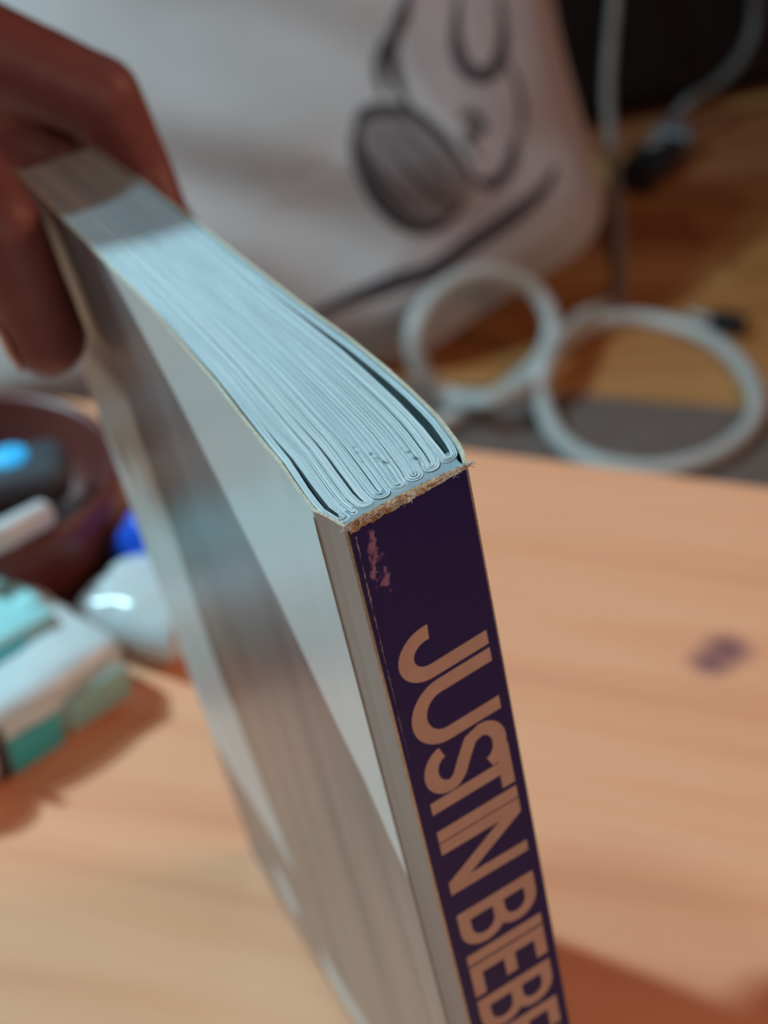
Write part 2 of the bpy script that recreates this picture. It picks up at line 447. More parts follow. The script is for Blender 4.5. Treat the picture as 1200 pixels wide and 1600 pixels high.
    nt.links.new(mx.outputs['Result'], b.inputs['Base Color'])
    return m
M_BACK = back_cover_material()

def spine_material():
    m, nt, b = mat_base('dark_purple_spine', 0.30, 0.3)
    tc = nd(nt, 'ShaderNodeTexCoord')
    mps = nd(nt, 'ShaderNodeMapping'); mps.inputs['Scale'].default_value = (1.0, 1.0, 0.45)
    nt.links.new(tc.outputs['Object'], mps.inputs['Vector'])
    nz = nd(nt, 'ShaderNodeTexNoise'); nz.inputs['Scale'].default_value = 1300; nz.inputs['Detail'].default_value = 6
    nt.links.new(mps.outputs['Vector'], nz.inputs['Vector'])
    wz = nd(nt, 'ShaderNodeTexNoise'); wz.inputs['Scale'].default_value = 700; wz.inputs['Detail'].default_value = 4
    nt.links.new(tc.outputs['Object'], wz.inputs['Vector'])
    ws = nd(nt, 'ShaderNodeVectorMath', operation='MULTIPLY_ADD'); ws.inputs[1].default_value = (0.003, 0, 0.006); ws.inputs[2].default_value = (-0.0015, 0, -0.003)
    nt.links.new(wz.outputs['Color'], ws.inputs[0])
    wa = nd(nt, 'ShaderNodeVectorMath', operation='ADD')
    nt.links.new(tc.outputs['Object'], wa.inputs[0]); nt.links.new(ws.outputs[0], wa.inputs[1])
    # scuffs: three small patches and a rubbed left edge
    tot = None
    for (x, z, rx, rz, lo) in ((0.38, -0.48, 0.16, 0.50, 0.44), (0.46, -1.05, 0.14, 0.34, 0.46), (0.30, -0.85, 0.08, 0.40, 0.48), (0.40, -4.85, 0.05, 0.10, 0.5)):
        sb = nd(nt, 'ShaderNodeVectorMath', operation='SUBTRACT'); sb.inputs[1].default_value = (x / 100, 0, (z + HB) / 100)
        nt.links.new(wa.outputs[0], sb.inputs[0])
        ml = nd(nt, 'ShaderNodeVectorMath', operation='MULTIPLY'); ml.inputs[1].default_value = (100 / rx, 0, 100 / rz)
        nt.links.new(sb.outputs[0], ml.inputs[0])
        ln = nd(nt, 'ShaderNodeVectorMath', operation='LENGTH'); nt.links.new(ml.outputs[0], ln.inputs[0])
        rr = ramp(nt, [(0.2, (1, 1, 1)), (1.0, (0, 0, 0))]); nt.links.new(ln.outputs['Value'], rr.inputs['Fac'])
        mm0 = nd(nt, 'ShaderNodeMath', operation='MULTIPLY'); nt.links.new(rr.outputs['Color'], mm0.inputs[0]); nt.links.new(nz.outputs['Fac'], mm0.inputs[1])
        mm = nd(nt, 'ShaderNodeMapRange', interpolation_type='SMOOTHSTEP'); mm.inputs['From Min'].default_value = 0.22; mm.inputs['From Max'].default_value = 0.52
        nt.links.new(mm0.outputs[0], mm.inputs['Value'])
        if tot is None: tot = mm.outputs[0]
        else:
            ad = nd(nt, 'ShaderNodeMath', operation='MAXIMUM'); nt.links.new(tot, ad.inputs[0]); nt.links.new(mm.outputs[0], ad.inputs[1]); tot = ad.outputs[0]
    mx = nd(nt, 'ShaderNodeMix', data_type='RGBA')
    nt.links.new(tot, mx.inputs['Factor'])
    mx.inputs['A'].default_value = (0.012, 0.008, 0.125, 1)
    mx.inputs['B'].default_value = (0.34, 0.18, 0.33, 1)
    nt.links.new(mx.outputs['Result'], b.inputs['Base Color'])
    bp = nd(nt, 'ShaderNodeBump'); bp.inputs['Strength'].default_value = 0.08; bp.inputs['Distance'].default_value = 0.0004
    nt.links.new(nz.outputs['Fac'], bp.inputs['Height']); nt.links.new(bp.outputs['Normal'], b.inputs['Normal'])
    return m
M_SPINE = spine_material()

def paper_material():
    m, nt, b = mat_base('page_edges', 0.75, 0.25)
    tc = nd(nt, 'ShaderNodeTexCoord')
    mp = nd(nt, 'ShaderNodeMapping'); mp.inputs['Scale'].default_value = (1.0, 0.03, 0.2)
    nt.links.new(tc.outputs['Object'], mp.inputs['Vector'])
    nz = nd(nt, 'ShaderNodeTexNoise'); nz.inputs['Scale'].default_value = 2200; nz.inputs['Detail'].default_value = 3
    nt.links.new(mp.outputs['Vector'], nz.inputs['Vector'])
    r = ramp(nt, [(0.3, (0.58, 0.66, 0.70)), (0.7, (0.67, 0.75, 0.79))])
    nt.links.new(nz.outputs['Fac'], r.inputs['Fac'])
    # grey smudges of dirt on the head of the page block
    n2 = nd(nt, 'ShaderNodeTexNoise'); n2.inputs['Scale'].default_value = 900; n2.inputs['Detail'].default_value = 3
    nt.links.new(tc.outputs['Object'], n2.inputs['Vector'])
    nr = ramp(nt, [(0.50, (0, 0, 0)), (0.60, (1, 1, 1))]); nt.links.new(n2.outputs['Fac'], nr.inputs['Fac'])
    tot = None
    for (x, y, rx, ry) in ((0.99, 1.50, 0.07, 0.14), (0.95, 1.20, 0.05, 0.12), (1.12, 1.18, 0.06, 0.22), (1.18, 0.95, 0.05, 0.14), (1.54, 1.0, 0.06, 0.17), (1.55, 0.70, 0.06, 0.16), (1.50, 1.45, 0.04, 0.1)):
        sb = nd(nt, 'ShaderNodeVectorMath', operation='SUBTRACT'); sb.inputs[1].default_value = (x / 100, y / 100, 0)
        nt.links.new(tc.outputs['Object'], sb.inputs[0])
        ml = nd(nt, 'ShaderNodeVectorMath', operation='MULTIPLY'); ml.inputs[1].default_value = (100 / rx, 100 / ry, 0)
        nt.links.new(sb.outputs[0], ml.inputs[0])
        ln = nd(nt, 'ShaderNodeVectorMath', operation='LENGTH'); nt.links.new(ml.outputs[0], ln.inputs[0])
        rr = ramp(nt, [(0.4, (1, 1, 1)), (1.0, (0, 0, 0))]); nt.links.new(ln.outputs['Value'], rr.inputs['Fac'])
        mm = nd(nt, 'ShaderNodeMath', operation='MULTIPLY'); nt.links.new(rr.outputs['Color'], mm.inputs[0]); nt.links.new(nr.outputs['Color'], mm.inputs[1])
        if tot is None: tot = mm.outputs[0]
        else:
            ad = nd(nt, 'ShaderNodeMath', operation='MAXIMUM'); nt.links.new(tot, ad.inputs[0]); nt.links.new(mm.outputs[0], ad.inputs[1]); tot = ad.outputs[0]
    mx = nd(nt, 'ShaderNodeMix', data_type='RGBA')
    nt.links.new(tot, mx.inputs['Factor']); nt.links.new(r.outputs['Color'], mx.inputs['A'])
    mx.inputs['B'].default_value = (0.20, 0.24, 0.26, 1)
    nt.links.new(mx.outputs['Result'], b.inputs['Base Color'])
    return m
M_PAPER = paper_material()

# covers
back_prof = [(x, y) for y, x in reversed(XL)] + [(-0.035, 0.37), (0.01, 0.22), (0.055, 0.05), (0.10, -0.12)]
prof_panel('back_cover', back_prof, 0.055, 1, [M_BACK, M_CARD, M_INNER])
front_prof = [(x, y) for y, x in XR]
prof_panel('front_cover', front_prof, 0.06, 1, [M_FRONT, M_CARD, M_INNER])
# thin scored crease lines on the hinge strip
M_CREASE = mottled('rubbed_crease', (0.30, 0.27, 0.26), (0.42, 0.38, 0.36), 400, 0.6, 0.3)
V, F = frame_tube([bk(-0.128, 0.49, z) for z in ZS[:-1] + [-0.1]], 0.00016, 6)
mesh_obj('crease', V, F, M_CREASE, book, True)

# spine card
nx = 16
SX = [0.10 + (1.95 - 0.10) * i / nx for i in range(nx + 1)]
def spine_top(x): return interp([(0.10, -0.13), (0.21, -0.11), (0.69, -0.10), (1.08, -0.09), (1.57, -0.055), (1.95, -0.03)], x) + 0.012 * math.sin(x * 23) + 0.008 * math.sin(x * 51)
V, F, MI = [], [], []
zrows = [-HB, -18, -13, -10, -7, -5, -3, -2, -1, None]
for s, off in ((0, -0.05), (1, 0.0)):
    for z in zrows:
        for x in SX:
            zz = spine_top(x) if z is None else z
            V.append(bk(x, spine_y(x, zz) + off, zz))
n1 = nx + 1; nzr = len(zrows)
for s in (0, 1):
    for j in range(nzr - 1):
        for i in range(nx):
            a = s * nzr * n1 + j * n1 + i
            F.append((a, a + 1, a + n1 + 1, a + n1)); MI.append(0)
for i in (0, nx):
    for j in range(nzr - 1):
        a = j * n1 + i; bb = nzr * n1 + a
        F.append((a, a + n1, bb + n1, bb)); MI.append(0)
mesh_obj('spine', V, F, [M_SPINE], book, False, MI)

# worn, bare card along the head of the spine (rounded, lumpy)
V, F = [], []
nw = 90; ns = 7
for i in range(nw + 1):
    x = 0.10 + 1.86 * i / nw
    zt = spine_top(x); y0 = spine_y(x, 0)
    wl = interp([(0.1, 0.03), (0.4, 0.075), (1.0, 0.10), (1.5, 0.085), (1.8, 0.05), (1.96, 0.03)], x)
    for k in range(ns):
        t = k / (ns - 1)
        y = y0 - 0.05 + (0.05 + wl) * t
        z = zt + (-0.01 - zt) * math.sin(t * math.pi / 2) + 0.0
        j = mnoise.noise(Vector((x * 14, t * 3, 2.0))) * 0.018 + mnoise.noise(Vector((x * 45, t * 7, 5.0))) * 0.010
        edge = 0 if k == 0 else 1
        V.append(bk(x, y - j * edge, z + j * edge))
    V.append(bk(x, y0 + wl, -0.4))
for i in range(nw):
    for k in range(ns):
        a = i * (ns + 1) + k
        F.append((a, a + 1, a + ns + 2, a + ns + 1))
o = mesh_obj('worn_spine_edge', V, F, M_WORN, book, True); o['label'] = 'bare orange card where the spine head is worn'
# glue lining between the page folds and the spine
V = []; F = []
for i in range(17):
    x = 0.12 + 1.86 * i / 16
    V += [bk(x, spine_y(x, 0) + 0.01, -0.06), bk(x, 0.25 + 0.18 * (x - 0.22), -0.05), bk(x, 0.25 + 0.18 * (x - 0.22), -2.0)]
for i in range(16):
    a = i * 3
    F += [(a, a + 3, a + 4, a + 1), (a + 1, a + 4, a + 5, a + 2)]
mesh_obj('glue_lining', V, F, M_GLUE, book)

M_GAPSHADE = mottled('shaded_page_face', (0.06, 0.09, 0.10), (0.16, 0.20, 0.21), 40, 0.5, 0.3)  # dark faces paint shade into the gaps between the sheets
# page signatures: nested folded sheets, each a U in plan
bounds = [0.10, 0.315, 0.475, 0.725, 0.985, 1.245, 1.495, 1.745, 2.0]
tipy = [0.02, 0.06, 0.12, 0.16, 0.20, 0.24, 0.28, 0.33]
gap = {0: (0.30, 3.2), 1: (0.02, 1.2), 2: (0.13, 3.2), 3: (0.05, 2.6), 4: (0.0, 1.6), 5: (0.0, 2.0), 6: (0.07, 4.6), 7: (0.50, 7.5)}
YF = 18.25
def block_x(s, y):
    f = (s - 0.10) / 1.90
    yl = max(y, 0.45)
    xl = interp(XL, yl) + 0.015 + (0.03 * max(0, 1 - abs(y - 5) / 5)) + max(0, 0.5 - y) * 0.22
    xr = interp(XR, max(y, 0.35)) - 0.02 - max(0, 0.5 - y) * 0.16
    # the sheets bow a little behind the folds
    bow = 0.05 * math.sin(min(1, y / 5.0) * math.pi) * math.sin(f * math.pi)
    return xl + (xr - xl) * f - bow * (0.5 - f) * 1.2
ys = [0.0, 0.12, 0.3, 0.55, 0.9, 1.3, 1.8, 2.4, 3.1, 4, 5, 6.2, 7.6, 9.2, 11, 13.2, 15.6]
for si in range(8):
    s0, s1 = bounds[si] + 0.003, bounds[si + 1] - 0.003
    sc_ = (s0 + s1) / 2
    n = 3 if si == 1 else 7
    V, F, MI = [], [], []
    g_a, g_l = gap[si]
    half = (s1 - s0) / 2
    for k in range(n):
        def leg(side, y):
            # distance of the sheet from the centre of its signature
            d0 = half * (1 - (k + 0.5) / n * 0.99)
            t = max(0.0, min(1.0, (y - tipy[si]) / g_l))
            g = g_a * half * 2 * (math.sin(math.pi * min(1, t ** 0.45)) if t < 1 else 0)
            g = min(g, half * 1.25)
            d = g * 0.5 + d0 * (1 - g * 0.5 / half)
            w = 0.0015 * math.sin(y * 1.7 + k * 2.1 + si)
            return sc_ + side * d + w
        yt = tipy[si] + 0.012 + k * (0.021 if n == 7 else 0.04)
        yfore = YF + random.uniform(-0.03, 0.03)
        d0 = half * (1 - (k + 0.5) / n * 0.99)
        rr = min(d0 * 1.0, 0.14)
        path = []
        for y in reversed(ys):
            yy = yt + rr + y
            if yy < yfore: path.append((leg(-1, yy), yy))
        path.insert(0, (leg(-1, yfore), yfore))
        dl = sc_ - leg(-1, yt + rr); dr_ = leg(1, yt + rr) - sc_
        for q in range(1, 8):
            a = math.pi * q / 8
            dd = dl if a < math.pi / 2 else dr_
            path.append((sc_ - math.cos(a) * dd, yt + rr - math.sin(a) * rr))
        for y in ys:
            yy = yt + rr + y
            if yy < yfore: path.append((leg(1, yy), yy))
        path.append((leg(1, yfore), yfore))
        pts = [Vector((block_x(s, y), y)) for s, y in path]
        th = 0.90 * half / n
        zt = -0.03 + random.uniform(-0.012, 0.008)
        base = len(V); m_ = len(pts)
        for i, p in enumerate(pts):
            t = (pts[min(i + 1, m_ - 1)] - pts[max(i - 1, 0)]).normalized()
            nn = Vector((t.y, -t.x)) * (th / 2)
            dip = 0.02 * math.exp(-max(0, p.y) * 1.5)
            V += [bk(p.x + nn.x, p.y + nn.y, zt - dip), bk(p.x - nn.x, p.y - nn.y, zt - dip), bk(p.x - nn.x, p.y - nn.y, -HB + 0.03), bk(p.x + nn.x, p.y + nn.y, -HB + 0.03)]
        for i in range(m_ - 1):
            a = base + i * 4; c4 = a + 4
            for q in range(4):
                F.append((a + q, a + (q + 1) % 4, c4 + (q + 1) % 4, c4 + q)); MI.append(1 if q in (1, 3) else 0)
        F.append((base, base + 1, base + 2, base + 3)); e = base + (m_ - 1) * 4; F.append((e, e + 1, e + 2, e + 3)); MI += [0, 0]
    mesh_obj('page_signature', V, F, [M_PAPER, M_GAPSHADE], book, False, MI)

# loose fibres along the torn card edges
V, F = [], []
def fibre(p, d, L, r=0.004, curl=0.3):
    p = Vector(p); d = Vector(d).normalized()
    pts = []
    side = Vector((random.uniform(-1, 1), random.uniform(-1, 1), random.uniform(-1, 1)))
    for i in range(5):
        t = i / 4
        pts.append(p + d * (L * t) + side * (curl * L * t * t))
    v, f = frame_tube([bk(*q) for q in pts], [r / 100 * (1 - 0.6 * i / 4) for i in range(5)], 5)
    b0 = len(V)
    V.extend(v); F.extend([tuple(i + b0 for i in ff) for ff in f])
for i in range(70):
    y = random.uniform(0.4, 7) if i < 46 else random.uniform(0.4, 3)
    x = interp(XL, y) - 0.04 if i % 2 else interp(XR, y) + 0.04
    fibre((x, y, -0.01), (random.uniform(-1, 1) * 0.7 + (-0.6 if i % 2 else 0.6), random.uniform(-1, 1), random.uniform(0.1, 1)), random.uniform(0.02, 0.07), 0.0025)
for i in range(90):
    x = random.uniform(0.1, 1.96)
    fibre((x, spine_y(x, 0) + random.uniform(-0.05, 0.08), spine_top(x) * random.random()), (random.uniform(-1, 1) * 2, random.uniform(-1, 0.2), random.uniform(-0.2, 0.8)), random.uniform(0.04, 0.14), 0.003)
for i in range(14):
    fibre((1.97, 0.08, -0.02), (1, random.uniform(-0.6, 0.4), random.uniform(-0.4, 0.5)), random.uniform(0.06, 0.16), 0.004, 0.6)
for i in range(4):
    fibre((1.98, 0.05, -0.02), (1, random.uniform(-0.5, 0.1), random.uniform(-0.1, 0.4)), 0.13, 0.011, 0.5)
for i in range(10):
    fibre((0.08, -0.12, -0.03), (random.uniform(-1, 0.4), -0.6, random.uniform(-0.5, 0.5)), random.uniform(0.05, 0.11), 0.004, 0.6)
o = mesh_obj('paper_fibres', V, F, M_FIBRE, book, True); o['kind'] = 'stuff'
# rubbed pale line along the left corner of the spine, ragged
V, F = [], []
for i in range(140):
    z = -0.2 - i * 0.03
    q = mnoise.noise(Vector((z * 2.3, 1.0, 0))) + 0.8 * mnoise.noise(Vector((z * 9.0, 2.0, 0)))
    w = max(0.0008, 0.030 * (0.25 + q) * (1 - i / 150))
    x = 0.165 + 0.02 * mnoise.noise(Vector((z * 1.1, 4, 0))) + 0.012 * mnoise.noise(Vector((z * 14, 7, 0)))
    V += [bk(x - w, spine_y(x, z) - 0.0515, z), bk(x + w, spine_y(x, z) - 0.0515, z)]
for i in range(139): F.append((2 * i, 2 * i + 1, 2 * i + 3, 2 * i + 2))
o = mesh_obj('rubbed_edge', V, F, M_CREASE, book)

# ---- spine lettering: strokes in (a, b): a along the reading direction (down the spine), b across it; 0..1.46 cap height
def ribbon(pts, w, flip=False):
    """flat stroke with mitred joins -> list of quads (as point lists)"""
    P = [Vector(p) for p in pts]
    n = len(P); L, R = [], []
    for i in range(n):
        t0 = (P[i] - P[i - 1]).normalized() if i > 0 else None
        t1 = (P[i + 1] - P[i]).normalized() if i < n - 1 else None
        t = (t0 + t1).normalized() if t0 and t1 else (t0 or t1)
        nn = Vector((-t.y, t.x))
        k = 1.0
        if t0 and t1: k = 1 / max(0.5, nn.dot(Vector((-t1.y, t1.x))))
        L.append(P[i] + nn * w / 2 * k); R.append(P[i] - nn * w / 2 * k)
    return [[L[i], L[i + 1], R[i + 1], R[i]] for i in range(n - 1)]
def arc(cx, cy, rx, ry, a0, a1, n=14):
    return [(cx + rx * math.cos(math.radians(a0 + (a1 - a0) * i / n)), cy + ry * math.sin(math.radians(a0 + (a1 - a0) * i / n))) for i in range(n + 1)]
H = 1.46; SW = 0.255; HW = 0.215
def glyph(ch):
    h2 = SW / 2
    if ch == 'J': return [ribbon([(0.86, H), (0.86, 0.62)] + arc(0.51, 0.50, 0.35, 0.37, 0, -190, 18), SW)], 1.0
    if ch == 'U': return [ribbon([(h2, H), (h2, 0.62)] + arc(0.60, 0.55, 0.60 - h2, 0.42, 180, 360, 18) + [(1.2 - h2, 0.62), (1.2 - h2, H)], SW)], 1.2
    if ch == 'S':
        return [ribbon(arc(0.50, 1.05, 0.365, 0.285, 12, 180, 14) + [(0.20, 0.86), (0.44, 0.72), (0.72, 0.58)] + arc(0.47, 0.41, 0.36, 0.285, 12, -172, 16), SW * 0.95)], 0.96
    if ch == 'T': return [ribbon([(0, H - 0.115), (0.86, H - 0.115)], 0.23), ribbon([(0.44, H), (0.44, 0)], SW)], 0.86
    if ch == 'I': return [ribbon([(h2, H), (h2, 0)], SW)], SW
    if ch == 'N':
        w = 1.22
        return [ribbon([(h2, 0), (h2, H)], SW), ribbon([(w - h2, 0), (w - h2, H)], SW * 0.95), [[Vector((0.0, H)), Vector((0.30, H)), Vector((w, 0)), Vector((w - 0.30, 0))]]], w
    if ch in 'BR':
        w = 0.90; v = HW
        top = [(h2, H - v / 2), (0.42, H - v / 2)] + arc(0.46, H - v / 2 - 0.30, w - 0.46 - v / 2, 0.30, 85, -85, 12) + [(0.42, H - v / 2 - 0.60), (h2, H - v / 2 - 0.60)]
        if ch == 'B':
            mid = H - v / 2 - 0.60
            bot = [(h2, mid), (0.42, mid)] + arc(0.48, (mid + v / 2) / 2, w + 0.04 - 0.48 - v / 2, (mid - v / 2) / 2, 85, -85, 12) + [(0.42, v / 2), (h2, v / 2)]
            return [ribbon([(h2, 0), (h2, H)], SW), ribbon(top, v), ribbon(bot, v)], w + 0.02
        return [ribbon([(h2, 0), (h2, H)], SW), ribbon(top, v), [[Vector((0.42, 0.72)), Vector((0.66, 0.72)), Vector((0.95, 0)), Vector((0.67, 0))]]], 0.93
    if ch == 'E':
        return [ribbon([(h2, 0), (h2, H)], SW), ribbon([(0, H - HW / 2), (0.74, H - HW / 2)], HW), ribbon([(0, H / 2 + 0.02), (0.70, H / 2 + 0.02)], HW), ribbon([(0, HW / 2), (0.78, HW / 2)], HW)], 0.78
starts = [('J', 2.02), ('U', 3.08), ('S', 4.32), ('T', 4.98), ('I', 5.93), ('N', 6.21), ('B', 7.93), ('I', 9.00), ('E', 9.30), ('B', 10.21), ('E', 11.24), ('R', 12.12)]
for ch, a0 in starts:
    strokes, w = glyph(ch)
    V, F = [], []
    for si_, st in enumerate(strokes):
        for q in st:
            b0 = len(V)
            for p in q:
                x = 0.33 + p.y
                a = a0 + p.x + 0.13 * (H - p.y) / H
                V.append(bk(x, spine_y(x, -a) - 0.0522 - 0.0012 * si_, -a))
            F.append(tuple(range(b0, b0 + len(q))))
    mesh_obj('letter', V, F, M_LETTER, book)

# ------------------------------------------------------------------ the hand (book frame centimetres)
def book_plane(u, v, x=None):
    """book-frame point (cm) at X = x seen at (u, v)"""
    inv = BM.inverted()
    c = inv @ Vector((0, 0, CAM_H)); d = inv.to_3x3() @ ray(u, v)
    s = (x / 100 - c.x) / d.x
    return (c + d * s) * 100
hand = empty('hand', BM @ Matrix.Translation(Vector((0.0, 0.22, 0.02))))
tag(hand, 'hand gripping the top corner of the book between thumb and fingers', 'hand')
HINV = hand.matrix_world.inverted()
def hb(p): return HINV @ (BM @ (Vector(p) / 100))
caps = bmesh.new()
def capsule(p, q, r0, r1, n=10):
    p, q = hb(p), hb(q)
    r0 /= 100; r1 /= 100
    d = q - p; L = d.length; t = d.normalized()
    rows = []
    for i in range(n + 1):
        a = -math.pi / 2 + math.pi * i / n
        s = 0 if a < 0 else 1
        c = p if s == 0 else q
        r = r0 if s == 0 else r1
        rows.append((c + t * (r * math.sin(a)), max(1e-5, r * math.cos(a))))
        if i == n // 2:
            rows.append((q + t * 0, r1))
    V, F = frame_tube([x[0] for x in rows], [x[1] for x in rows], 14)
    bvs = [caps.verts.new(v) for v in V]
    for f in F:
        try: caps.faces.new([bvs[i] for i in f])
        except ValueError: pass
def chain(pts, rad):
    for (p, q), (a, b) in zip(zip(pts, pts[1:]), zip(rad, rad[1:])): capsule(p, q, a, b)
th_tip = Vector((-1.02, 15.2, -2.8)); th_ip = Vector((-1.18, 15.6, -0.2)); th_mcp = Vector((-1.9, 18.3, 2.2))
wrist = Vector((-3.6, 21.45, 9.7))
ix_mcp = Vector((-1.7, 20.4, 4.1)); ix_pip = Vector((2.42, 18.9, 0.80)); ix_dip = Vector((2.95, 19.2, -1.2)); ix_tip = Vector((2.95, 18.2, -2.7))
chain([th_tip, th_ip, th_mcp, (-3.0, 21.0, 4.6)], [0.93, 1.02, 1.25, 1.6])
chain([ix_tip, ix_dip, ix_pip, ix_mcp], [0.74, 0.84, 1.08, 1.28])
capsule((0.6, 19.9, 1.6), (-1.9, 20.2, 3.2), 1.05, 1.5)      # skin web between index and thumb
mcps = [ix_mcp]
for k in range(1, 4):                                       # middle, ring and little finger behind the fore-edge and the front cover
    r = (0.98, 0.92, 0.80)[k - 1]; L = (1.0, 0.95, 0.8)[k - 1]
    m_ = Vector((-2.0, 20.7 + 0.15 * k, 3.9 - 1.55 * k))
    p_ = Vector((1.4, 20.3, 0.6 - 1.55 * k))
    d_ = Vector((3.05, 18.7, -1.2 - 1.55 * k))
    t_ = Vector((3.0, 18.7 - 1.9 * L, -1.6 - 1.55 * k))
    chain([t_, d_, p_, m_], [0.74 * r, 0.84 * r, 1.0 * r, 1.15 * r])
    mcps.append(m_)
for P in mcps:
    capsule(P, wrist + (P - mcps[1]) * 0.4, 1.25, 1.7)
capsule(th_mcp, wrist, 1.35, 2.0)
elbow = wrist + Vector((-0.344, 0.573, 0.745)) * 26  # unseen forearm, aimed at the cool lamp so it shades hand and pages
capsule(wrist, wrist * 0.55 + elbow * 0.45, 2.1, 2.6)
bm = caps
me = D.meshes.new('body'); bmesh.ops.recalc_face_normals(bm, faces=bm.faces); bm.to_mesh(me); bm.free()
me.materials.append(M_SKIN)
ho = D.objects.new('skin_surface', me); COL.objects.link(ho); ho.parent = hand
rm = ho.modifiers.new('remesh', 'REMESH'); rm.mode = 'VOXEL'; rm.voxel_size = 0.0016; rm.use_smooth_shade = True
sm = ho.modifiers.new('smooth', 'SMOOTH'); sm.factor = 0.6; sm.iterations = 7
# thumb nail, on the outer side of the thumb tip
def nail(tip, prev, out, w, L):
    tip, prev = Vector(tip), Vector(prev)
    ax = (tip - prev).normalized(); out = (Vector(out) - ax * Vector(out).dot(ax)).normalized(); sd = ax.cross(out)
    V, F = [], []
    for i in range(6):
        for j in range(7):
            t = i / 5; s = j / 6 * 2 - 1
            ww = w * (1 - 0.25 * (2 * t - 1) ** 4)
            ang = s * ww / 0.95
            V.append(hb(tip + ax * (0.45 - L * (1 - t)) * 1.0 + (out * math.cos(ang) + sd * math.sin(ang)) * (0.98 - 0.10 * max(0, t - 0.6) / 0.4)))
    for i in range(5):
        for j in range(6):
            a = i * 7 + j; F.append((a, a + 1, a + 8, a + 7))
    o = mesh_obj('thumbnail', V, F, M_NAIL, hand, True)
    s_ = o.modifiers.new('thick', 'SOLIDIFY'); s_.thickness = 0.0006
nail(th_tip, th_ip, (-1, 0.25, 0.1), 0.62, 1.25)
# dark cuff over the forearm
pA = hb(wrist * 0.72 + elbow * 0.28); pB = hb(wrist * 0.30 + elbow * 0.70)
V, F = frame_tube([pA, pA.lerp(pB, 0.05), pA.lerp(pB, 0.5), pB], [0.029, 0.032, 0.034, 0.036], 24)
mesh_obj('sleeve', V, F, M_SLEEVE, hand, True)

# ------------------------------------------------------------------ left side of the table
def on_table(u, v, h=0.0): return at_z(u, v, TABLE_Z + h)
def lathe(name, prof, mat, parent, seg=56, loc=None):
    V, F = [], []
    for r, z in prof:
        for k in range(seg):
            a = 2 * math.pi * k / seg
            V.append((r * math.cos(a), r * math.sin(a), z))
    n = len(prof)
    for i in range(n - 1):
        for k in range(seg):
            k2 = (k + 1) % seg
            F.append((i * seg + k, i * seg + k2, (i + 1) * seg + k2, (i + 1) * seg + k))
    F.append(tuple(range(seg))); F.append(tuple((n - 1) * seg + k for k in range(seg)))
    o = mesh_obj(name, V, F, mat, parent, True)
    if loc is not None: o.location = loc
    return o
bc = on_table(-68, 744, 0.036)
bowl = lathe('bowl', [(0.060, 0.0), (0.064, 0.001), (0.068, 0.006), (0.071, 0.018), (0.0685, 0.036), (0.0675, 0.039), (0.0645, 0.039), (0.063, 0.036), (0.060, 0.020), (0.053, 0.010), (0.045, 0.0075), (0.01, 0.007)], M_BOWL, None, loc=(bc.x, bc.y, TABLE_Z))
tag(bowl, 'round dark red lacquered bowl at the left edge holding small items', 'bowl')

# gadget in the bowl
gx = Vector((bc.x, bc.y, 0)); 
ga = Vector((bc.x + 0.002, bc.y + 0.004, TABLE_Z + 0.0265))
gad = empty('remote_gadget', Matrix.Translation(ga) @ Matrix.Rotation(math.radians(14), 4, 'Z') @ Matrix.Rotation(math.radians(-6), 4, 'Y'))
tag(gad, 'slate grey gadget with a glowing blue button lying in the red bowl', 'gadget')
bm = bmesh.new(); box_bm(bm, (0, 0, 0), (0.088, 0.034, 0.020), bevel=0.009, seg=5); bm_obj('body', bm, M_GADGET, gad, True)
bm = bmesh.new(); bmesh.ops.create_uvsphere(bm, u_segments=24, v_segments=12, radius=0.0085)
for v in bm.verts: v.co.z *= 0.35
bm_obj('button', bm, M_LIT, gad, True, loc=(0.020, 0.002, 0.0105))
bm = bmesh.new(); box_bm(bm, (0, 0, 0), (0.084, 0.0344, 0.0012)); bm_obj('seam', bm, M_BLACKP, gad, loc=(0, 0, -0.002))
# white pen resting on the bowl rim
p0 = on_table(78, 798, 0.047); p1 = on_table(-60, 868, 0.049)
pen = empty('pen', Matrix.Translation(p1)); tag(pen, 'white pen lying across the near rim of the red bowl', 'pen')
dv = p0 - p1
V, F = frame_tube([dv * t for t in (0, 0.02, 0.5, 0.93, 0.97, 1.0)], [0.004, 0.0052, 0.0056, 0.0056, 0.0045, 0.0022], 18); mesh_obj('barrel', V, F, M_WHITEP, pen, True)
V, F = frame_tube([dv * t + Vector((0, 0, 0.0064)) for t in (0.05, 0.35)], 0.0012, 8); mesh_obj('clip', V, F, M_WHITEP, pen, True)

# soft plastic pack: rounded slab with crimped ends and printed lid
def soft_slab(nu, nv, L, Wd, Ht, seed, wr=0.0015, pinch=0.55):
    """pillow-shaped pack, returns closed verts/faces; base at z 0"""
    V, F = [], []
    def shape(u, v):
        e = (1 - abs(u) ** 5) ** 0.5 * (1 - abs(v) ** 4) ** 0.5
        return e
    for s in (1, -1):
        for i in range(nu + 1):
            for j in range(nv + 1):
                u = i / nu * 2 - 1; v = j / nv * 2 - 1
                u = math.sin(u * math.pi / 2); v = math.sin(v * math.pi / 2)
                e = shape(u, v)
                w = mnoise.noise(Vector((u * 2.2 + seed, v * 2.6, s * 3.0))) * wr * 2.0 + mnoise.noise(Vector((u * 7 + seed, v * 5, s * 2.0))) * wr
                z = Ht / 2 + s * Ht / 2 * e + (w * e if s > 0 else 0)
                V.append((u * L / 2 * (1 - 0.03 * (v * v)), v * Wd / 2 * (1 - 0.05 * u * u), max(0.0, z)))
    n = (nu + 1) * (nv + 1)
    for s in (0, 1):
        for i in range(nu):
            for j in range(nv):
                a = s * n + i * (nv + 1) + j
                F.append((a, a + 1, a + nv + 2, a + nv + 1))
    return V, F
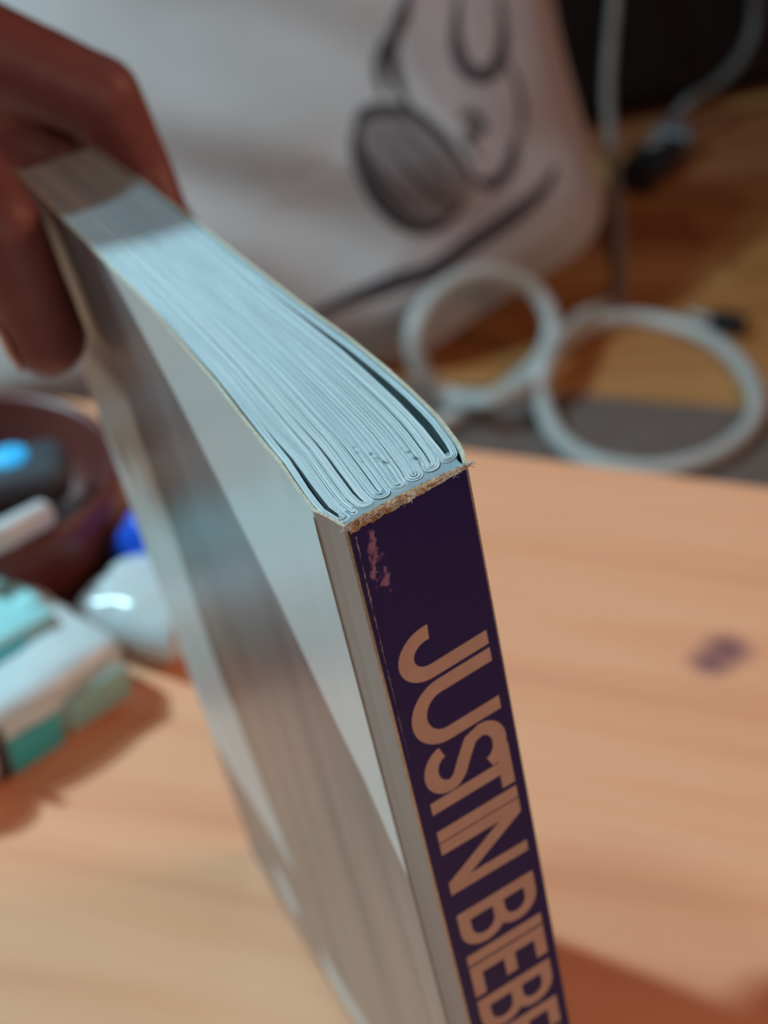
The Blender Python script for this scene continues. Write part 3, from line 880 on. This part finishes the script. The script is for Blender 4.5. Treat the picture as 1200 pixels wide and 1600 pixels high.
pa, pb_ = on_table(197, 1088), on_table(-38, 1241)          # foot of the visible long side
pd = (pb_ - pa).normalized(); pang = math.atan2(pd.y, pd.x)
PL, PWd, PH = 0.135, 0.062, 0.028
pc = pa + pd * (PL / 2 - 0.004) - Vector((-pd.y, pd.x, 0)) * (PWd / 2 - 0.004)
PM = Matrix.Translation(Vector((pc.x, pc.y, TABLE_Z))) @ Matrix.Rotation(pang, 4, 'Z')
pack = empty('wipes_pack', PM); tag(pack, 'soft plastic pack with cyan top and teal side stripe, left on the table', 'pack')
bm = bmesh.new(); box_bm(bm, (0, 0, PH / 2 + 0.0005), (PL, PWd, PH), bevel=0.010, seg=5)
bmesh.ops.subdivide_edges(bm, edges=[e for e in bm.edges if e.calc_length() > 0.02], cuts=10, use_grid_fill=True)
for v in bm.verts:
    nrm = Vector((v.co.x / PL, v.co.y / PWd, (v.co.z - PH / 2) / PH)) 
    w = mnoise.noise(v.co * 55) * 0.0022 + mnoise.noise(v.co * 120) * 0.0008
    if v.co.z > 0.004: v.co += nrm * w * 2
bm_obj('film_wrap', bm, M_FILM, pack, True)
# printed patches, slightly proud of the film (side facing the viewer is local +Y)
def patch(name, x0, x1, z0, z1, mat, y=PWd / 2 + 0.0012):
    bm = bmesh.new(); box_bm(bm, ((x0 + x1) / 2, y, (z0 + z1) / 2), (x1 - x0, 0.0016, z1 - z0), bevel=0.0006); bm_obj(name, bm, mat, pack, True)
patch('printed_stripe', -0.062, -0.034, 0.005, 0.020, M_TEALP)
patch('printed_stripe', -0.031, -0.009, 0.003, 0.018, M_TEAL)
patch('seal_seam', -0.008, -0.004, 0.003, 0.026, M_BLACKP)
bm = bmesh.new(); box_bm(bm, (-0.012, -0.014, PH + 0.0025), (0.086, 0.034, 0.006), bevel=0.0026, seg=3); lid = bm_obj('flip_lid', bm, M_AQUA, pack, True)
bm = bmesh.new(); box_bm(bm, (-0.052, -0.014, PH + 0.0045), (0.008, 0.018, 0.004), bevel=0.0012); bm_obj('thumb_tab', bm, M_AQUA, lid, True)
_c = PM.inverted() @ at_z(4, 1005, TABLE_Z + PH)
bm = bmesh.new(); box_bm(bm, (_c.x + 0.006, _c.y, PH + 0.0012), (0.024, 0.016, 0.0016), bevel=0.0006); bm_obj('printed_patch', bm, M_CYAN, pack, True)
# pale folded end bulging from the side of the pack
bm = bmesh.new(); bmesh.ops.create_uvsphere(bm, u_segments=24, v_segments=14, radius=1.0)
for v in bm.verts: v.co = Vector((0.008 + v.co.x * 0.0125, PWd / 2 - 0.001 + v.co.y * 0.007, 0.0135 + v.co.z * 0.0125))
bm_obj('folded_end', bm, M_CREAM, pack, True)

# white crumpled pouch behind the pack with a bright blue end
qc = on_table(252, 1014)
pouch = empty('plastic_pouch', Matrix.Translation(Vector((qc.x - 0.004, qc.y + 0.01, TABLE_Z))) @ Matrix.Rotation(math.radians(-28), 4, 'Z'))
tag(pouch, 'crumpled white plastic pouch with bright blue end beside the bowl', 'pouch')
V, F = soft_slab(26, 20, 0.050, 0.044, 0.026, 3.3, 0.0012); mesh_obj('film_bag', V, F, M_BAG, pouch, True)
V, F = soft_slab(20, 16, 0.046, 0.034, 0.036, 8.1, 0.0016)
o = mesh_obj('blue_end', V, F, M_BLUE, pouch, True); o.location = (-0.008, 0.031, 0.0005)
o['label'] = 'bright blue printed end'

# ------------------------------------------------------------------ cushion on the floor
# plane of its face: foot line on the floor between two points, leaning back
f1 = at_z(600, 590, 0.0)
fd = Vector((0.96, 0.28, 0)).normalized()
fn = Vector((fd.y, -fd.x, 0))                       # horizontally toward the viewer
lean = math.radians(24)
cu = fd; cv = (Vector((0, 0, 1)) * math.cos(lean) - fn * math.sin(lean)).normalized()
cn = cu.cross(cv)
if cn.dot(fn) < 0: cn = -cn
TH = 0.075
corg = f1 - cn * TH * 0.3 + Vector((0, 0, 0.026))
def cpx(u, v):
    p = at_plane(u, v, corg + cn * TH * 0.6, cn) - corg
    return (p.dot(cu), p.dot(cv))
outline_px = [(870, -60), (892, 60), (925, 180), (952, 280), (955, 335), (925, 385), (860, 425), (760, 490), (660, 556), (560, 585), (430, 612), (300, 640), (150, 668), (-60, 650), (-120, 540), (-120, 380), (-90, 200), (-40, 20), (60, -140), (250, -230), (500, -260), (720, -230), (830, -150)]
oc = [cpx(*p) for p in outline_px]
oc = [(x, max(y, 0.0)) for x, y in oc]
oc = [(p.x, p.y) for p in spline([Vector((a, b, 0)) for a, b in oc + [oc[0]]], 5)][:-1]
cgx = sum(p[0] for p in oc) / len(oc); cgy = sum(p[1] for p in oc) / len(oc)
def radial(x, y):
    """0 at the centre, 1 on the outline"""
    a = math.atan2(y - cgy, x - cgx)
    d = math.hypot(x - cgx, y - cgy)
    best = 1e9
    for (x0, y0), (x1, y1) in zip(oc, oc[1:] + oc[:1]):
        dx, dy = x1 - x0, y1 - y0
        ca, sa = math.cos(a), math.sin(a)
        den = ca * dy - sa * dx
        if abs(den) < 1e-9: continue
        t = ((x0 - cgx) * dy - (y0 - cgy) * dx) / den
        s = ((x0 - cgx) * sa - (y0 - cgy) * ca) / den
        if t > 0 and -1e-6 <= s <= 1 + 1e-6: best = min(best, t)
    return d / best
def puff(x, y, rad=None):
    r = min(1.0, radial(x, y) if rad is None else rad)
    e = (1 - r ** 3.2) ** 0.55
    w = 0.016 * math.sin((x * 0.42 + y * 1.0) * 34 + 2.2 * mnoise.noise(Vector((x * 5, y * 5, 1.0)))) * max(0, min(1, (0.42 - (x - cgx)) * 3.0))
    w += 0.012 * mnoise.noise(Vector((x * 6, y * 9, 3.0)))
    return TH * e + w * e * (1 - 0.4 * r)
def csurf(x, y, lift=0.0, rad=None): return corg + cu * x + cv * y + cn * (puff(x, y, rad) + lift)
cushion = empty('cushion', Matrix.Translation(corg))
tag(cushion, 'large grey cushion with dark line drawing leaning on the floor', 'cushion')
V, F = [], []
NR, NA = 26, len(oc)
for side in (1, -1):
    for i in range(NR + 1):
        r = (i / NR) ** 0.75
        for (x, y) in oc:
            px, py = cgx + (x - cgx) * r, cgy + (y - cgy) * r
            if side == 1: p = csurf(px, py, 0, r)
            else: p = corg + cu * px + cv * py - cn * (TH * 0.8 * (1 - r ** 3.2) ** 0.55)
            V.append(p - corg)
for s in (0, 1):
    b0 = s * (NR + 1) * NA
    for i in range(NR):
        for k in range(NA):
            k2 = (k + 1) % NA
            F.append((b0 + i * NA + k, b0 + i * NA + k2, b0 + (i + 1) * NA + k2, b0 + (i + 1) * NA + k))
mesh_obj('cushion_cover', V, F, M_CUSH, cushion, True)
V, F = frame_tube([corg * 0 + cu * x + cv * y for x, y in oc + [oc[0]]], 0.006, 8, False)
mesh_obj('piping', V, F, M_CUSH, cushion, True)
# printed drawing: strokes and fills laid on the cloth
def cpx_s(u, v):
    h = TH * 0.8
    for _ in range(4):
        p = at_plane(u, v, corg + cn * h, cn) - corg
        x, y = p.dot(cu), p.dot(cv)
        h = puff(x, y)
    return (x, y)
def stroke(pix, w, mat, name='printed_line', lift=0.0012, taper=True):
    pts = spline([Vector((*cpx_s(*p), 0)) for p in pix], 7)
    V, F = [], []
    n = len(pts)
    for i, p in enumerate(pts):
        t = (pts[min(i + 1, n - 1)] - pts[max(i - 1, 0)]).normalized()
        nn = Vector((-t.y, t.x, 0))
        k = 1.0
        if taper: k = 0.35 + 0.65 * min(1, 4 * min(i, n - 1 - i) / n)
        for s in (-1, -0.33, 0.33, 1):
            q = p + nn * (w / 2 * s * k)
            V.append(csurf(q.x, q.y, lift) - corg)
    for i in range(n - 1):
        for j in range(3):
            a = i * 4 + j; F.append((a, a + 1, a + 5, a + 4))
    mesh_obj(name, V, F, mat, cushion, True)
def fill(pix, mat, name='printed_patch', lift=0.0007):
    pts = [p for p in spline([Vector((*cpx_s(*p), 0)) for p in pix + [pix[0]]], 4)][:-1]
    gx_ = sum(p.x for p in pts) / len(pts); gy_ = sum(p.y for p in pts) / len(pts)
    V, F = [], []
    R = 14
    for i in range(R + 1):
        for p in pts:
            x, y = gx_ + (p.x - gx_) * i / R, gy_ + (p.y - gy_) * i / R
            V.append(csurf(x, y, lift) - corg)
    n = len(pts)
    for i in range(R):
        for k in range(n):
            k2 = (k + 1) % n
            F.append((i * n + k, i * n + k2, (i + 1) * n + k2, (i + 1) * n + k))
    mesh_obj(name, V, F, mat, cushion, True)
fill([(640, -20), (640, 80), (668, 150), (700, 185), (735, 230), (760, 280), (740, 320), (690, 360), (640, 400), (600, 440), (640, 450), (720, 420), (800, 370), (870, 330), (925, 290), (905, 200), (880, 110), (862, 30), (850, -30), (740, -40)], M_CUSHP)
fill([(562, 195), (600, 180), (650, 190), (700, 235), (735, 285), (725, 320), (690, 350), (650, 358), (605, 325), (575, 270)], M_CUSHG, lift=0.0010)
K = 0.0155
stroke([(560, 205), (562, 185), (590, 172), (640, 176), (680, 205), (715, 245), (742, 285)], K * 1.05, M_CUSHI)
stroke([(560, 190), (556, 225), (572, 275), (600, 322), (640, 352), (685, 352), (722, 322)], K * 1.15, M_CUSHI)
stroke([(585, 200), (625, 250), (680, 305), (720, 318)], K * 0.45, M_CUSHI)
stroke([(610, 192), (655, 235), (705, 290)], K * 0.45, M_CUSHI)
stroke([(574, 230), (605, 285), (650, 330)], K * 0.40, M_CUSHI)
stroke([(742, 285), (775, 285), (800, 250), (805, 210)], K * 1.0, M_CUSHI)
stroke([(715, 185), (735, 178), (752, 200), (730, 215), (748, 250)], K * 0.8, M_CUSHI)
stroke([(640, 170), (618, 120), (612, 70), (630, 20), (640, -20)], K * 1.0, M_CUSHI)
stroke([(600, 150), (590, 110), (600, 60)], K * 0.7, M_CUSHI)
stroke([(715, -10), (712, 60), (730, 110), (765, 115), (785, 70), (780, -10)], K * 1.1, M_CUSHI)
stroke([(790, 90), (812, 150), (815, 220)], K * 0.45, M_CUSHI)
stroke([(868, 262), (845, 300), (790, 345), (730, 385), (680, 420), (620, 440), (540, 470), (470, 500)], K * 1.35, M_CUSHI)

# ------------------------------------------------------------------ hose, cables and plugs on the floor
HR = 0.0105
hp = [(560, 735, 0), (640, 690, 0), (700, 657, 0), (780, 615, 0.0), (842, 565, 0.02), (862, 505, 0.05), (832, 452, 0.085), (768, 428, 0.115), (700, 446, 0.125), (650, 505, 0.11), (656, 575, 0.06), (700, 618, 0.016), (765, 625, 0.030), (822, 600, 0.032), (862, 552, 0.030), (905, 516, 0.010), (990, 497, 0), (1090, 520, 0), (1158, 572, 0), (1183, 640, 0), (1135, 700, 0), (1035, 734, 0), (930, 722, 0), (872, 682, 0), (845, 620, 0.012), (848, 580, 0.04), (872, 530, 0.040), (915, 495, 0.02), (950, 478, 0.0)]
def floor_path(lst, r): return spline([at_z(u, v, r + 0.001 + dz + (0.0065 if v > 615 else 0.0)) for u, v, dz in lst], 8)
V, F = frame_tube(floor_path(hp, HR), HR, 16)
o = mesh_obj('hose', V, F, M_HOSE, None, True)
tag(o, 'thick white hose lying in two loops on the floor', 'hose')
# pale cable: from the floor beside the loops up over the cabinet
cp = [at_z(968, 470, 0.010), at_y(969, 420, 1.78), at_y(966, 340, 1.90), at_y(957, 250, 2.04), at_y(950, 150, 2.17), at_y(955, 60, 2.23), at_y(962, -20, 2.28), at_y(965, -150, 2.31)]
V, F = frame_tube(spline(cp, 8), 0.0085, 12)
o = mesh_obj('cable', V, F, M_CABLE, None, True); tag(o, 'pale straight cable rising from the floor beside the hose loops', 'cable')
M_CABLED = mottled('grey_cable_plastic', (0.16, 0.155, 0.155), (0.20, 0.195, 0.195), 20, 0.5, 0.4)
cfront = lambda u, v, off=0.03: at_plane(u, v, cab_a - Vector((-cd.y, cd.x, 0)) * off, Vector((-cd.y, cd.x, 0)))
cp = [cfront(1180, -150), cfront(1182, -40), cfront(1178, 40), cfront(1155, 95, 0.05), cfront(1115, 135, 0.07), cfront(1075, 160, 0.1), at_z(1040, 205, 0.012)]
V, F = frame_tube(spline(cp, 8), 0.0095, 12)
o = mesh_obj('cable', V, F, M_CABLED, None, True); tag(o, 'grey cable curving down the black cabinet to the power adapter', 'cable')
# power adapter at the end of the grey cable
ac = at_z(1022, 270, 0.0)
ad = empty('power_adapter', Matrix.Translation(ac) @ Matrix.Rotation(math.radians(62), 4, 'Z')); tag(ad, 'dark power adapter with grey end lying before the black cabinet', 'adapter')
bm = bmesh.new(); box_bm(bm, (-0.02, 0, 0.022), (0.17, 0.06, 0.042), bevel=0.008, seg=3); bm_obj('body', bm, M_BLACKP, ad, True)
bm = bmesh.new(); box_bm(bm, (0.085, 0, 0.024), (0.05, 0.064, 0.046), bevel=0.008, seg=3); bm_obj('grey_end', bm, M_GREYP, ad, True)
bm = bmesh.new(); box_bm(bm, (0.02, 0.01, 0.044), (0.05, 0.02, 0.003), bevel=0.001); bm_obj('rating_sticker', bm, M_CABLE, ad, True)
# black plug beside the right loop
pcn = at_z(1135, 520, 0.0)
pl = empty('plug', Matrix.Translation(pcn) @ Matrix.Rotation(math.radians(-25), 4, 'Z')); tag(pl, 'small black plug on the floor beside the right hose loop', 'plug')
bm = bmesh.new(); box_bm(bm, (0, 0, 0.013), (0.045, 0.026, 0.025), bevel=0.006, seg=3); bm_obj('body', bm, M_BLACKP, pl, True)
V, F = frame_tube(spline([(-0.02, 0, 0.013), (-0.035, 0.005, 0.012), (-0.055, 0.02, 0.006)], 5), 0.005, 10); mesh_obj('cord', V, F, M_HOSE, pl, True)
